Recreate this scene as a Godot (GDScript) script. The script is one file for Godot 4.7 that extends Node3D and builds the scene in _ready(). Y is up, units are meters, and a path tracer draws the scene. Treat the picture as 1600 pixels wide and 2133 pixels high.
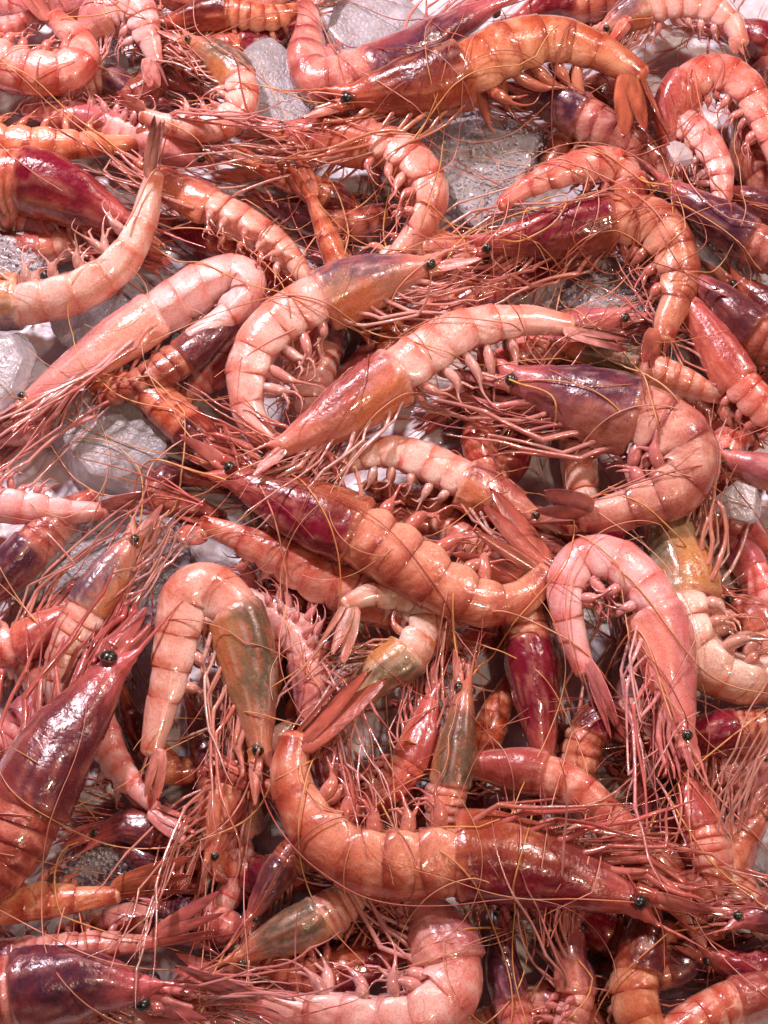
extends Node3D
# A heap of raw red shrimps on crushed ice at a fish counter, seen from above.
# Places are written as (u, v) on a 1600 x 2133 grid over the counter; spot() turns them into metres.

const GRID := Vector2(1600.0, 2133.0)
const FOV := 36.0
const TILT := 20.0
const DIST := 0.574
const HEAP := "red shrimps heaped on the ice"

var eye_at: Vector3
var ax: Vector3
var ay: Vector3
var az: Vector3
var rng := RandomNumberGenerator.new()
var noise := FastNoiseLite.new()
var rough_noise := FastNoiseLite.new()
var M := {}
var PAL := {}
var unit_sphere: SphereMesh
var taken := {}
# heap surface, so that feelers can lie on what is under them
const HX := 260
const HZ := 300
const HC := 0.002
var heap := PackedFloat32Array()
var lumps := []


func _ready() -> void:
	set_camera_and_light()
	noise.seed = 11
	noise.noise_type = FastNoiseLite.TYPE_SIMPLEX_SMOOTH
	noise.frequency = 1.0
	noise.fractal_octaves = 3
	rough_noise.seed = 5
	rough_noise.noise_type = FastNoiseLite.TYPE_CELLULAR
	rough_noise.frequency = 1.0
	rough_noise.cellular_return_type = FastNoiseLite.RETURN_DISTANCE
	heap.resize(HX * HZ)
	make_materials()
	make_palettes()
	unit_sphere = SphereMesh.new()
	unit_sphere.radius = 1.0
	unit_sphere.height = 2.0
	unit_sphere.radial_segments = 20
	unit_sphere.rings = 12
	make_ice_bed()
	make_ice()
	make_ice_crumbs()
	make_shrimps()


func set_camera_and_light() -> void:
	var t := deg_to_rad(TILT)
	az = Vector3(0, cos(t), sin(t))
	ax = Vector3(1, 0, 0)
	ay = az.cross(ax)
	eye_at = Vector3(0, 0.028, 0) + az * DIST
	var cam := Camera3D.new()
	cam.name = "camera"
	cam.fov = FOV
	cam.near = 0.02
	cam.far = 20.0
	add_child(cam)
	cam.transform = Transform3D(Basis(ax, ay, az), eye_at)
	cam.current = true
	var env := Environment.new()
	env.background_mode = Environment.BG_COLOR
	env.background_color = Color(0.80, 0.74, 0.78)
	env.background_energy_multiplier = 0.08
	env.tonemap_mode = Environment.TONE_MAPPER_LINEAR
	env.tonemap_exposure = 0.88
	env.sdfgi_enabled = true
	env.ssao_enabled = true
	env.ssil_enabled = true
	var we := WorldEnvironment.new()
	we.name = "surroundings"
	we.environment = env
	add_child(we)
	# lamps over the counter, outside the frame
	lamp("counter_lamp", Vector3(-0.30, 0.62, -0.50), Color(1.0, 0.91, 0.94), 1.12, 0.03)
	lamp("counter_lamp_001", Vector3(0.42, 0.72, -0.35), Color(1.0, 0.90, 0.85), 0.55, 0.03)
	lamp("counter_lamp_002", Vector3(0.30, 0.90, 0.45), Color(1.0, 0.84, 0.72), 0.36, 0.03)


func lamp(called: String, at: Vector3, c: Color, e: float, size: float) -> void:
	var l := SpotLight3D.new()
	l.name = called
	l.light_color = c
	l.light_energy = e
	l.light_size = size
	l.spot_range = 4.0
	l.spot_angle = 40.0
	l.spot_attenuation = 2.0
	l.shadow_enabled = true
	add_child(l)
	l.look_at_from_position(at, Vector3.ZERO, Vector3.UP)


# ---------------------------------------------------------------- helpers

func spot(u: float, v: float, h: float) -> Vector3:
	var k := 2.0 * tan(deg_to_rad(FOV * 0.5)) / GRID.y
	var d := ax * ((u - GRID.x * 0.5) * k) - ay * ((v - GRID.y * 0.5) * k) - az
	return eye_at + d * ((h - eye_at.y) / d.y)


func unit_at(p: Vector3) -> float:
	return (eye_at - p).dot(az) * 2.0 * tan(deg_to_rad(FOV * 0.5)) / GRID.y


func numbered(called: String) -> String:
	var n: int = taken.get(called, 0)
	taken[called] = n + 1
	return called if n == 0 else "%s_%03d" % [called, n]


func lin(r: float, g: float, b: float) -> Color:
	return Color(r / 255.0, g / 255.0, b / 255.0).srgb_to_linear()


func part(called: String, mesh: Mesh, mat: Material, parent: Node3D) -> MeshInstance3D:
	var o := MeshInstance3D.new()
	o.name = called
	o.mesh = mesh
	o.material_override = mat
	parent.add_child(o, true)
	return o


func grid_mesh(pos: PackedVector3Array, col: PackedColorArray, uv: PackedVector2Array, rows: int, cols: int) -> ArrayMesh:
	# rows along the thing, cols around it; the last column repeats the first
	var nor := PackedVector3Array()
	nor.resize(pos.size())
	for i in rows:
		var i0 := maxi(i - 1, 0) * cols
		var i1 := mini(i + 1, rows - 1) * cols
		for j in cols:
			var j0 := j - 1
			var j1 := j + 1
			if j == 0:
				j0 = cols - 2
			if j == cols - 1:
				j1 = 1
			var n := (pos[i * cols + j1] - pos[i * cols + j0]).cross(pos[i1 + j] - pos[i0 + j])
			nor[i * cols + j] = n.normalized() if n.length_squared() > 1e-18 else Vector3.UP
	var idx := PackedInt32Array()
	idx.resize((rows - 1) * (cols - 1) * 6)
	var k := 0
	for i in rows - 1:
		for j in cols - 1:
			var a := i * cols + j
			idx[k] = a
			idx[k + 1] = a + cols
			idx[k + 2] = a + 1
			idx[k + 3] = a + 1
			idx[k + 4] = a + cols
			idx[k + 5] = a + cols + 1
			k += 6
	var arr := []
	arr.resize(Mesh.ARRAY_MAX)
	arr[Mesh.ARRAY_VERTEX] = pos
	arr[Mesh.ARRAY_NORMAL] = nor
	arr[Mesh.ARRAY_COLOR] = col
	arr[Mesh.ARRAY_TEX_UV] = uv
	arr[Mesh.ARRAY_INDEX] = idx
	var m := ArrayMesh.new()
	m.add_surface_from_arrays(Mesh.PRIMITIVE_TRIANGLES, arr)
	return m


func join(list: Array) -> ArrayMesh:
	if list.size() == 1:
		return list[0]
	var st := SurfaceTool.new()
	for m in list:
		st.append_from(m, 0, Transform3D())
	return st.commit()


func tube(p: PackedVector3Array, r: PackedFloat32Array, c0: Color, c1: Color, sides := 6) -> ArrayMesh:
	var n := p.size()
	var cols := sides + 1
	var pos := PackedVector3Array()
	var col := PackedColorArray()
	var uv := PackedVector2Array()
	pos.resize((n + 2) * cols)
	col.resize((n + 2) * cols)
	uv.resize((n + 2) * cols)
	var d := Vector3.ZERO
	var run := 0.0
	for i in n:
		var t := (p[mini(i + 1, n - 1)] - p[maxi(i - 1, 0)]).normalized()
		if i == 0:
			d = t.cross(Vector3(0.31, 0.2, 0.9)).normalized()
		d = (d - t * d.dot(t)).normalized()
		var l := t.cross(d)
		if i > 0:
			run += p[i].distance_to(p[i - 1])
		var c := c0.lerp(c1, float(i) / (n - 1))
		var g := 0.86 + 0.28 * noise.get_noise_3dv(p[i] * 240.0)
		c = Color(c.r * g, c.g * g, c.b * g)
		for j in cols:
			var a := TAU * j / sides
			var q := p[i] + (d * cos(a) + l * sin(a)) * r[i]
			var at := (i + 1) * cols + j
			pos[at] = q
			col[at] = c
			uv[at] = Vector2(float(j) / sides * 0.4, run * 25.0)
			if i == 0:
				pos[j] = p[0]
				col[j] = c
				uv[j] = uv[at]
			if i == n - 1:
				pos[(n + 1) * cols + j] = p[i]
				col[(n + 1) * cols + j] = c
				uv[(n + 1) * cols + j] = uv[at]
	return grid_mesh(pos, col, uv, n + 2, cols)


func curve(ctrl: Array, per: int) -> PackedVector3Array:
	# Catmull-Rom through the control points
	var out := PackedVector3Array()
	var n := ctrl.size()
	for i in n - 1:
		var a: Vector3 = ctrl[maxi(i - 1, 0)]
		var b: Vector3 = ctrl[i]
		var c: Vector3 = ctrl[i + 1]
		var d: Vector3 = ctrl[mini(i + 2, n - 1)]
		for k in per:
			out.append(b.cubic_interpolate(c, a, d, float(k) / per))
	out.append(ctrl[n - 1])
	return out


func even(p: PackedVector3Array, n: int) -> PackedVector3Array:
	var run := PackedFloat32Array([0.0])
	for i in range(1, p.size()):
		run.append(run[i - 1] + p[i].distance_to(p[i - 1]))
	var total := run[run.size() - 1]
	var out := PackedVector3Array()
	var k := 0
	for i in n:
		var at := total * i / (n - 1)
		while k < p.size() - 2 and run[k + 1] < at:
			k += 1
		out.append(p[k].lerp(p[k + 1], clampf((at - run[k]) / maxf(run[k + 1] - run[k], 1e-9), 0.0, 1.0)))
	return out


func ramp(x: float, xs: Array, ys: Array) -> float:
	for i in xs.size() - 1:
		if x <= xs[i + 1]:
			var f := clampf((x - xs[i]) / (xs[i + 1] - xs[i]), 0.0, 1.0)
			return lerpf(ys[i], ys[i + 1], f * f * (3.0 - 2.0 * f) * 0.5 + f * 0.5)
	return ys[ys.size() - 1]


func heap_cell(p: Vector3) -> int:
	var i := int((p.x + HX * HC * 0.5) / HC)
	var k := int((p.z + HZ * HC * 0.5) / HC)
	if i < 1 or k < 1 or i >= HX - 1 or k >= HZ - 1:
		return -1
	return k * HX + i


func heap_add(p: Vector3) -> void:
	var c := heap_cell(p)
	if c >= 0:
		for o: int in [c, c + 1, c - 1, c + HX, c - HX]:
			if heap[o] < p.y:
				heap[o] = p.y


# ---------------------------------------------------------------- materials

func noise_tex(size: int, freq: float, oct: int, stops: Array, kind := FastNoiseLite.TYPE_SIMPLEX_SMOOTH, normal := 0.0, sd := 1) -> NoiseTexture2D:
	var f := FastNoiseLite.new()
	f.seed = sd
	f.noise_type = kind
	f.frequency = freq
	f.fractal_octaves = oct
	var t := NoiseTexture2D.new()
	t.width = size
	t.height = size
	t.seamless = true
	t.noise = f
	if normal > 0.0:
		t.as_normal_map = true
		t.bump_strength = normal
	elif stops:
		var g := Gradient.new()
		var offs := PackedFloat32Array()
		var cols := PackedColorArray()
		for s in stops:
			offs.append(s[0])
			cols.append(s[1])
		g.offsets = offs
		g.colors = cols
		t.color_ramp = g
	return t


func make_materials() -> void:
	var grain := noise_tex(1024, 0.035, 5, [[0.0, Color(0.84, 0.74, 0.71)], [0.38, Color(0.96, 0.91, 0.90)], [0.55, Color(1, 0.99, 0.98)], [0.75, Color(1.0, 0.96, 0.95)], [1.0, Color(0.93, 0.84, 0.81)]], FastNoiseLite.TYPE_SIMPLEX_SMOOTH, 0.0, 3)
	var wet := noise_tex(1024, 0.014, 5, [], FastNoiseLite.TYPE_SIMPLEX_SMOOTH, 6.5, 8)
	var sheen := noise_tex(512, 0.03, 4, [[0.0, Color(0.35, 0.35, 0.35)], [0.5, Color(0.6, 0.6, 0.6)], [1.0, Color(1, 1, 1)]], FastNoiseLite.TYPE_SIMPLEX_SMOOTH, 0.0, 21)
	var s := StandardMaterial3D.new()
	s.resource_name = "wet shell"
	s.vertex_color_use_as_albedo = true
	s.albedo_texture = grain
	s.roughness = 0.44
	s.roughness_texture = sheen
	s.metallic_specular = 0.5
	s.normal_enabled = true
	s.normal_texture = wet
	s.normal_scale = 0.6
	s.clearcoat_enabled = true
	s.clearcoat = 0.75
	s.clearcoat_roughness = 0.05
	s.subsurf_scatter_enabled = true
	s.subsurf_scatter_strength = 0.32
	M.shell = s
	var l := s.duplicate() as StandardMaterial3D
	l.resource_name = "wet limb"
	l.roughness = 0.34
	l.normal_scale = 0.4
	l.clearcoat = 1.0
	l.subsurf_scatter_strength = 0.2
	M.limb = l
	var b := s.duplicate() as StandardMaterial3D
	b.resource_name = "thin tail blade"
	b.subsurf_scatter_enabled = false
	b.backlight_enabled = true
	b.backlight = Color(0.45, 0.40, 0.38)
	b.normal_scale = 0.7
	b.transparency = BaseMaterial3D.TRANSPARENCY_ALPHA
	b.albedo_color = Color(1, 1, 1, 0.86)
	M.blade = b
	var f := StandardMaterial3D.new()
	f.resource_name = "feeler"
	f.vertex_color_use_as_albedo = true
	f.roughness = 0.38
	f.metallic_specular = 0.5
	f.backlight_enabled = true
	f.backlight = Color(0.3, 0.25, 0.22)
	M.feeler = f
	var e := StandardMaterial3D.new()
	e.resource_name = "eye"
	e.albedo_texture = noise_tex(128, 0.05, 4, [[0.0, Color(0.03, 0.03, 0.03)], [0.45, Color(0.09, 0.09, 0.08)], [0.62, Color(0.22, 0.23, 0.18)], [1.0, Color(0.42, 0.42, 0.34)]])
	e.roughness = 0.32
	e.clearcoat_enabled = true
	e.clearcoat = 0.35
	e.clearcoat_roughness = 0.12
	M.eye = e
	var ice_n := noise_tex(1024, 0.02, 5, [], FastNoiseLite.TYPE_SIMPLEX_SMOOTH, 6.0, 14)
	var ice_a := noise_tex(512, 0.012, 5, [[0.0, Color(0.80, 0.76, 0.75)], [0.5, Color(0.88, 0.86, 0.87)], [0.75, Color(0.94, 0.93, 0.95)], [1.0, Color(0.98, 0.98, 0.99)]], FastNoiseLite.TYPE_SIMPLEX_SMOOTH, 0.0, 33)
	var i := StandardMaterial3D.new()
	i.resource_name = "frosty ice"
	i.albedo_color = Color(0.93, 0.92, 0.94)
	i.albedo_texture = ice_a
	i.uv1_triplanar = true
	i.uv1_scale = Vector3.ONE * 22.0
	i.roughness = 0.34
	i.metallic_specular = 0.5
	i.normal_enabled = true
	i.normal_texture = ice_n
	i.normal_scale = 0.45
	i.subsurf_scatter_enabled = true
	i.subsurf_scatter_strength = 0.35
	i.clearcoat_enabled = true
	i.clearcoat = 0.5
	i.clearcoat_roughness = 0.08
	M.ice = i
	var g := StandardMaterial3D.new()
	g.resource_name = "clear ice"
	g.albedo_color = Color(0.93, 0.92, 0.94, 0.35)
	g.roughness = 0.16
	g.refraction_enabled = true
	g.refraction_scale = 0.031
	g.normal_enabled = true
	g.normal_texture = ice_n
	g.normal_scale = 0.5
	g.uv1_triplanar = true
	g.uv1_scale = Vector3.ONE * 22.0
	M.clear_ice = g
	var c := i.duplicate() as StandardMaterial3D
	c.resource_name = "wet ice lump"
	c.albedo_color = Color(0.97, 0.97, 0.98, 0.36)
	c.refraction_enabled = true
	c.refraction_scale = 0.031
	c.roughness = 0.2
	c.normal_scale = 1.1
	c.subsurf_scatter_enabled = false
	M.lump = c


func make_palettes() -> void:
	# back, side, belly and band of the abdomen; top, side and lower edge of the carapace; legs; feelers
	PAL = {
		"salmon": [lin(196, 104, 78), lin(212, 136, 110), lin(236, 194, 170), lin(172, 72, 54), lin(158, 82, 74), lin(184, 108, 84), lin(204, 130, 98), lin(210, 122, 106), lin(214, 140, 88)],
		"orange": [lin(178, 88, 50), lin(204, 124, 82), lin(230, 176, 136), lin(150, 60, 38), lin(90, 38, 40), lin(138, 62, 42), lin(170, 84, 50), lin(196, 104, 78), lin(216, 146, 82)],
		"pink": [lin(214, 128, 112), lin(226, 158, 142), lin(244, 208, 194), lin(196, 96, 82), lin(172, 104, 106), lin(202, 136, 122), lin(222, 156, 136), lin(218, 130, 122), lin(220, 156, 112)],
		"pale": [lin(216, 158, 132), lin(228, 188, 162), lin(242, 218, 198), lin(206, 124, 94), lin(104, 84, 92), lin(170, 142, 106), lin(202, 138, 84), lin(218, 150, 132), lin(226, 172, 124)],
		"dark": [lin(176, 86, 58), lin(198, 118, 84), lin(226, 170, 138), lin(142, 52, 42), lin(118, 22, 44), lin(112, 50, 46), lin(148, 76, 46), lin(206, 108, 98), lin(208, 132, 78)],
		"purple": [lin(180, 98, 82), lin(204, 136, 114), lin(230, 186, 164), lin(144, 64, 60), lin(82, 48, 64), lin(140, 86, 88), lin(190, 130, 106), lin(204, 114, 110), lin(198, 128, 94)],
		"olive": [lin(204, 140, 110), lin(222, 170, 142), lin(240, 212, 190), lin(186, 100, 68), lin(98, 90, 68), lin(154, 130, 88), lin(192, 132, 74), lin(212, 128, 104), lin(218, 146, 84)],
		"blush": [lin(222, 152, 136), lin(236, 184, 168), lin(246, 218, 206), lin(210, 116, 98), lin(196, 134, 126), lin(220, 164, 146), lin(228, 172, 142), lin(220, 136, 124), lin(224, 160, 120)],
		"rose": [lin(216, 156, 130), lin(230, 186, 160), lin(244, 216, 198), lin(204, 112, 84), lin(150, 84, 78), lin(200, 138, 108), lin(208, 136, 88), lin(218, 144, 124), lin(226, 168, 120)],
		"brown": [lin(150, 74, 56), lin(178, 102, 78), lin(208, 146, 120), lin(122, 48, 42), lin(92, 50, 56), lin(122, 64, 62), lin(152, 90, 76), lin(200, 108, 102), lin(200, 122, 78)],
	}
	# the counter's shrimps are pinker than boiled ones
	for k in PAL:
		for n in PAL[k].size():
			var c: Color = PAL[k][n]
			var soft := 0.97 if n < 3 or k == "olive" else 0.94
			PAL[k][n] = Color(minf(c.r * 1.02, 0.92), c.g * soft, c.b * soft * 1.13)


# ---------------------------------------------------------------- ice

func make_ice_bed() -> void:
	var nx := 150
	var nz := 180
	var pos := PackedVector3Array()
	var idx := PackedInt32Array()
	for k in nz + 1:
		for i in nx + 1:
			var x := (float(i) / nx - 0.5) * 0.62
			var z := (float(k) / nz - 0.5) * 0.72
			var y := 0.002 + 0.004 * noise.get_noise_2d(x * 22.0, z * 22.0) - 0.007 * rough_noise.get_noise_2d(x * 42.0, z * 42.0) + 0.0012 * noise.get_noise_2d(x * 190.0, z * 190.0)
			pos.append(Vector3(x, y, z))
	for k in nz:
		for i in nx:
			var a := k * (nx + 1) + i
			idx.append_array([a, a + 1, a + nx + 1, a + 1, a + nx + 2, a + nx + 1])
	var arr := []
	arr.resize(Mesh.ARRAY_MAX)
	arr[Mesh.ARRAY_VERTEX] = pos
	arr[Mesh.ARRAY_INDEX] = idx
	var m := ArrayMesh.new()
	m.add_surface_from_arrays(Mesh.PRIMITIVE_TRIANGLES, arr)
	var st := SurfaceTool.new()
	st.create_from(m, 0)
	st.generate_normals()
	var o := part("ice_bed", st.commit(), M.ice, self)
	o.set_meta("kind", "structure")
	o.set_meta("label", "crushed ice under the heap of shrimps")


func ice_chunk(label: String, u: float, v: float, h: float, wide: float, deep: float, high: float, turn: float, sd: int, clear := false, crushed := false) -> void:
	# a lump cut by a dozen random planes, then roughened
	rng.seed = sd
	if crushed:
		lumps.append([Vector2(u, v), wide, deep])
	var c := spot(u, v, h)
	var px := unit_at(c)
	var size := Vector3(wide, high, deep) * px * 0.5
	var planes := []
	for i in 11:
		var n := Vector3(rng.randf_range(-1, 1), rng.randf_range(-0.5, 0.6), rng.randf_range(-1, 1)).normalized()
		planes.append([n, rng.randf_range(0.58, 0.85)])
	planes.append([Vector3(rng.randf_range(-0.2, 0.2), 1, rng.randf_range(-0.1, 0.25)).normalized(), 0.5])
	planes.append([Vector3(rng.randf_range(-0.5, 0.5), 1, rng.randf_range(-0.3, 0.6)).normalized(), 0.62])
	var rows := 40
	var cols := 57
	var pos := PackedVector3Array()
	var col := PackedColorArray()
	var uv := PackedVector2Array()
	var b := Basis(Vector3.UP, deg_to_rad(turn))
	for i in rows:
		var a := PI * i / (rows - 1)
		for j in cols:
			var e := TAU * j / (cols - 1)
			var d := Vector3(sin(a) * cos(e), cos(a), sin(a) * sin(e))
			var r := 1.0
			for pl in planes:
				var k: float = d.dot(pl[0])
				if k > 0.05:
					r = minf(r, pl[1] / k)
			var rough := 0.08 if crushed else 0.014
			r *= 1.0 + rough * noise.get_noise_3dv(d * 4.0 + Vector3(sd, 0, 0)) + rough * 0.8 * noise.get_noise_3dv(d * 13.0 + Vector3(sd, 3, 0))
			pos.append(b * (d * r * size))
			col.append(Color.WHITE)
			uv.append(Vector2(j, i) * 0.02)
	var o := part(numbered("ice_lump" if not clear else "ice_cube"), grid_mesh(pos, col, uv, rows, cols), M.clear_ice if clear else M.lump, self)
	o.position = c
	o.set_meta("label", label)
	o.set_meta("category", "ice")
	o.set_meta("group", "lumps of ice under the shrimps")
	for p in pos:
		heap_add(c + p)


func make_ice() -> void:
	ice_chunk("white ice lump behind the pale curled shrimp with the olive head", 575, 190, 0.020, 190, 260, 110, 8, 1)
	ice_chunk("wide ice lump beside the dark purple shrimp at the top edge", 790, 55, 0.014, 330, 210, 110, -6, 2)
	ice_chunk("frosty crushed ice lump below the large top shrimp", 1000, 355, 0.016, 340, 300, 120, 10, 3, false, true)
	ice_chunk("bright white ice corner at the left edge", 0, 775, 0.024, 190, 220, 120, 12, 4)
	ice_chunk("smooth grey ice slab between pink horizontal tail and curled legs", 250, 925, 0.016, 330, 300, 110, -20, 5)
	ice_chunk("largest ice lump, below the pink horizontal tail on the left", 225, 1180, 0.016, 440, 420, 120, 25, 6)
	ice_chunk("grey ice between the upright tail and the pink belly-up shrimp", 245, 640, 0.014, 300, 270, 100, 40, 7)
	ice_chunk("dull ice slab under the right tail fan with frosty crumbs", 1290, 625, 0.014, 270, 180, 100, -12, 8, false, true)
	ice_chunk("ice piece under the crossed feelers near the right edge", 1480, 525, 0.014, 220, 160, 100, 18, 9)
	ice_chunk("small clear ice block lying on the red abdomen, upper right", 1418, 322, 0.038, 74, 62, 46, -18, 10, true)
	ice_chunk("thin clear ice piece by the right edge above the pink leg bundle", 1540, 1045, 0.026, 130, 110, 60, 30, 11, true)
	ice_chunk("ice lump in the top left corner behind pink shrimps", 205, 118, 0.016, 130, 150, 100, 0, 12)
	ice_chunk("ice chip at the left edge beside the purple head", 25, 555, 0.016, 130, 170, 90, 33, 13, false, true)
	ice_chunk("ice sliver right of the tail fan, by the red leg bundle", 1430, 700, 0.018, 90, 150, 80, 15, 14)
	ice_chunk("ice lump at the right edge low down", 1560, 1740, 0.012, 200, 240, 100, 5, 16)
	ice_chunk("ice chips between the orange tail and the large dark head", 205, 1800, 0.016, 160, 110, 70, 5, 17, false, true)


func make_ice_crumbs() -> void:
	# loose wet grains on and between the lumps
	rng.seed = 77
	var st := SurfaceTool.new()
	st.begin(Mesh.PRIMITIVE_TRIANGLES)
	st.set_smooth_group(-1)
	var p := [Vector3(0, 1, 0.1), Vector3(0.9, 0.15, 0.3), Vector3(0.2, -0.1, -1.0), Vector3(-0.95, 0.1, -0.2), Vector3(-0.25, 0.2, 0.9), Vector3(0.1, -0.8, 0.0)]
	for f in [[0, 4, 1], [0, 1, 2], [0, 2, 3], [0, 3, 4], [5, 1, 4], [5, 2, 1], [5, 3, 2], [5, 4, 3]]:
		for k in 3:
			st.add_vertex(p[f[k]])
	st.generate_normals()
	var mm := MultiMesh.new()
	mm.transform_format = MultiMesh.TRANSFORM_3D
	mm.mesh = st.commit()
	var where := []
	for c in lumps:
		var n := int(700.0 * c[1] / 300.0)
		for i in n:
			var a := rng.randf() * TAU
			var r := sqrt(rng.randf()) * 0.62
			var q := spot(c[0].x + cos(a) * r * c[1], c[0].y + sin(a) * r * c[2], 0.014)
			var h := heap_cell(q)
			if h < 0:
				continue
			var size := rng.randf_range(0.0003, 0.0009) * (1.8 if rng.randf() < 0.05 else 1.0)
			q.y = heap[h] + size * 0.3
			where.append(Transform3D(Basis.from_euler(Vector3(rng.randf() * TAU, rng.randf() * TAU, rng.randf() * TAU)).scaled_local(Vector3(rng.randf_range(0.7, 1.5), rng.randf_range(0.6, 1.1), 1.0) * size), q))
	mm.instance_count = where.size()
	for i in where.size():
		mm.set_instance_transform(i, where[i])
	var o := MultiMeshInstance3D.new()
	o.name = "crushed_ice"
	o.multimesh = mm
	o.material_override = M.clear_ice
	add_child(o)
	o.set_meta("label", "fine wet grains of crushed ice lying on the lumps")
	o.set_meta("category", "crushed ice")
	o.set_meta("kind", "stuff")


# ---------------------------------------------------------------- shrimps

func blade(base: Vector3, dir: Vector3, flat_n: Vector3, length: float, width: float, bend: float, c0: Color, c1: Color, pointed := 0.5) -> ArrayMesh:
	var rows := 14
	var sides := 12
	var cols := sides + 1
	var pos := PackedVector3Array()
	var col := PackedColorArray()
	var uv := PackedVector2Array()
	dir = dir.normalized()
	var across := dir.cross(flat_n).normalized()
	var up := across.cross(dir)
	for i in rows:
		var t := float(i) / (rows - 1)
		var w := width * 0.5 * (0.60 + 0.40 * sin(PI * 0.5 * minf(1.0, t * 1.9 + 0.12))) * pow(maxf(1.0 - pow(t, 2.2 + 2.0 * (1.0 - pointed)), 0.0), 0.75)
		if i == 0:
			w *= 0.5
		var th := maxf(width * 0.05 * (1.15 - t), width * 0.012)
		if i == rows - 1:
			th *= 0.2
		var c := base + dir * length * t + up * bend * length * (t * t)
		for j in cols:
			var a := TAU * j / sides
			var x := cos(a)
			var ridge := 1.2 * exp(-pow(x * 4.0, 2.0)) + 0.6 * exp(-pow((absf(x) - 0.55) * 7.0, 2.0))
			var y := sin(a) + (ridge if sin(a) > 0.1 else 0.0) - 0.6 * x * x
			pos.append(c + across * x * w + up * y * th)
			var g := 0.85 + 0.7 * noise.get_noise_2d(x * 14.0 + base.x * 900.0, t * 2.0 + base.z * 700.0)
			var m := c0.lerp(c1, clampf(pow(t, 1.3) + 0.5 * noise.get_noise_2d(x * 5.0 + base.x * 500.0, t * 4.0), 0.0, 1.0))
			col.append(Color(m.r * g, m.g * g, m.b * g, 1.0 - 0.45 * smoothstep(0.55, 1.0, absf(x)) * t))
			uv.append(Vector2(x * width * 60.0, t * length * 14.0))
	return grid_mesh(pos, col, uv, rows, cols)


func limb(pts: Array, radii: Array, c0: Color, c1: Color, sides := 6) -> ArrayMesh:
	# straight pieces with thickened joints
	var p := PackedVector3Array()
	var r := PackedFloat32Array()
	for i in pts.size() - 1:
		var a: Vector3 = pts[i]
		var b: Vector3 = pts[i + 1]
		var bow := Vector3(noise.get_noise_3dv(a * 300.0), noise.get_noise_3dv(b * 300.0), noise.get_noise_3dv(a * 170.0)) * a.distance_to(b) * 0.16
		for t: float in [0.0, 0.1, 0.3, 0.55, 0.8, 0.93]:
			if i == 0 and t == 0.0:
				p.append(a)
			else:
				p.append(a.lerp(b, t) + bow * sin(PI * t))
			var w: float = lerpf(radii[i], radii[i + 1], t)
			if t < 0.05 and i > 0:
				w *= 1.18
			elif t == 0.1 or t > 0.9:
				w *= 1.06
			else:
				w *= 0.95
			r.append(w)
	p.append(pts[pts.size() - 1])
	r.append(radii[pts.size() - 1] * 0.4)
	return tube(p, r, c0, c1, sides)


func jig(a: float) -> Vector3:
	return Vector3(rng.randf_range(-a, a), rng.randf_range(-a, a), rng.randf_range(-a, a))


func above(p: Vector3, y := 0.004) -> Vector3:
	return Vector3(p.x, maxf(p.y, y), p.z)


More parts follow.
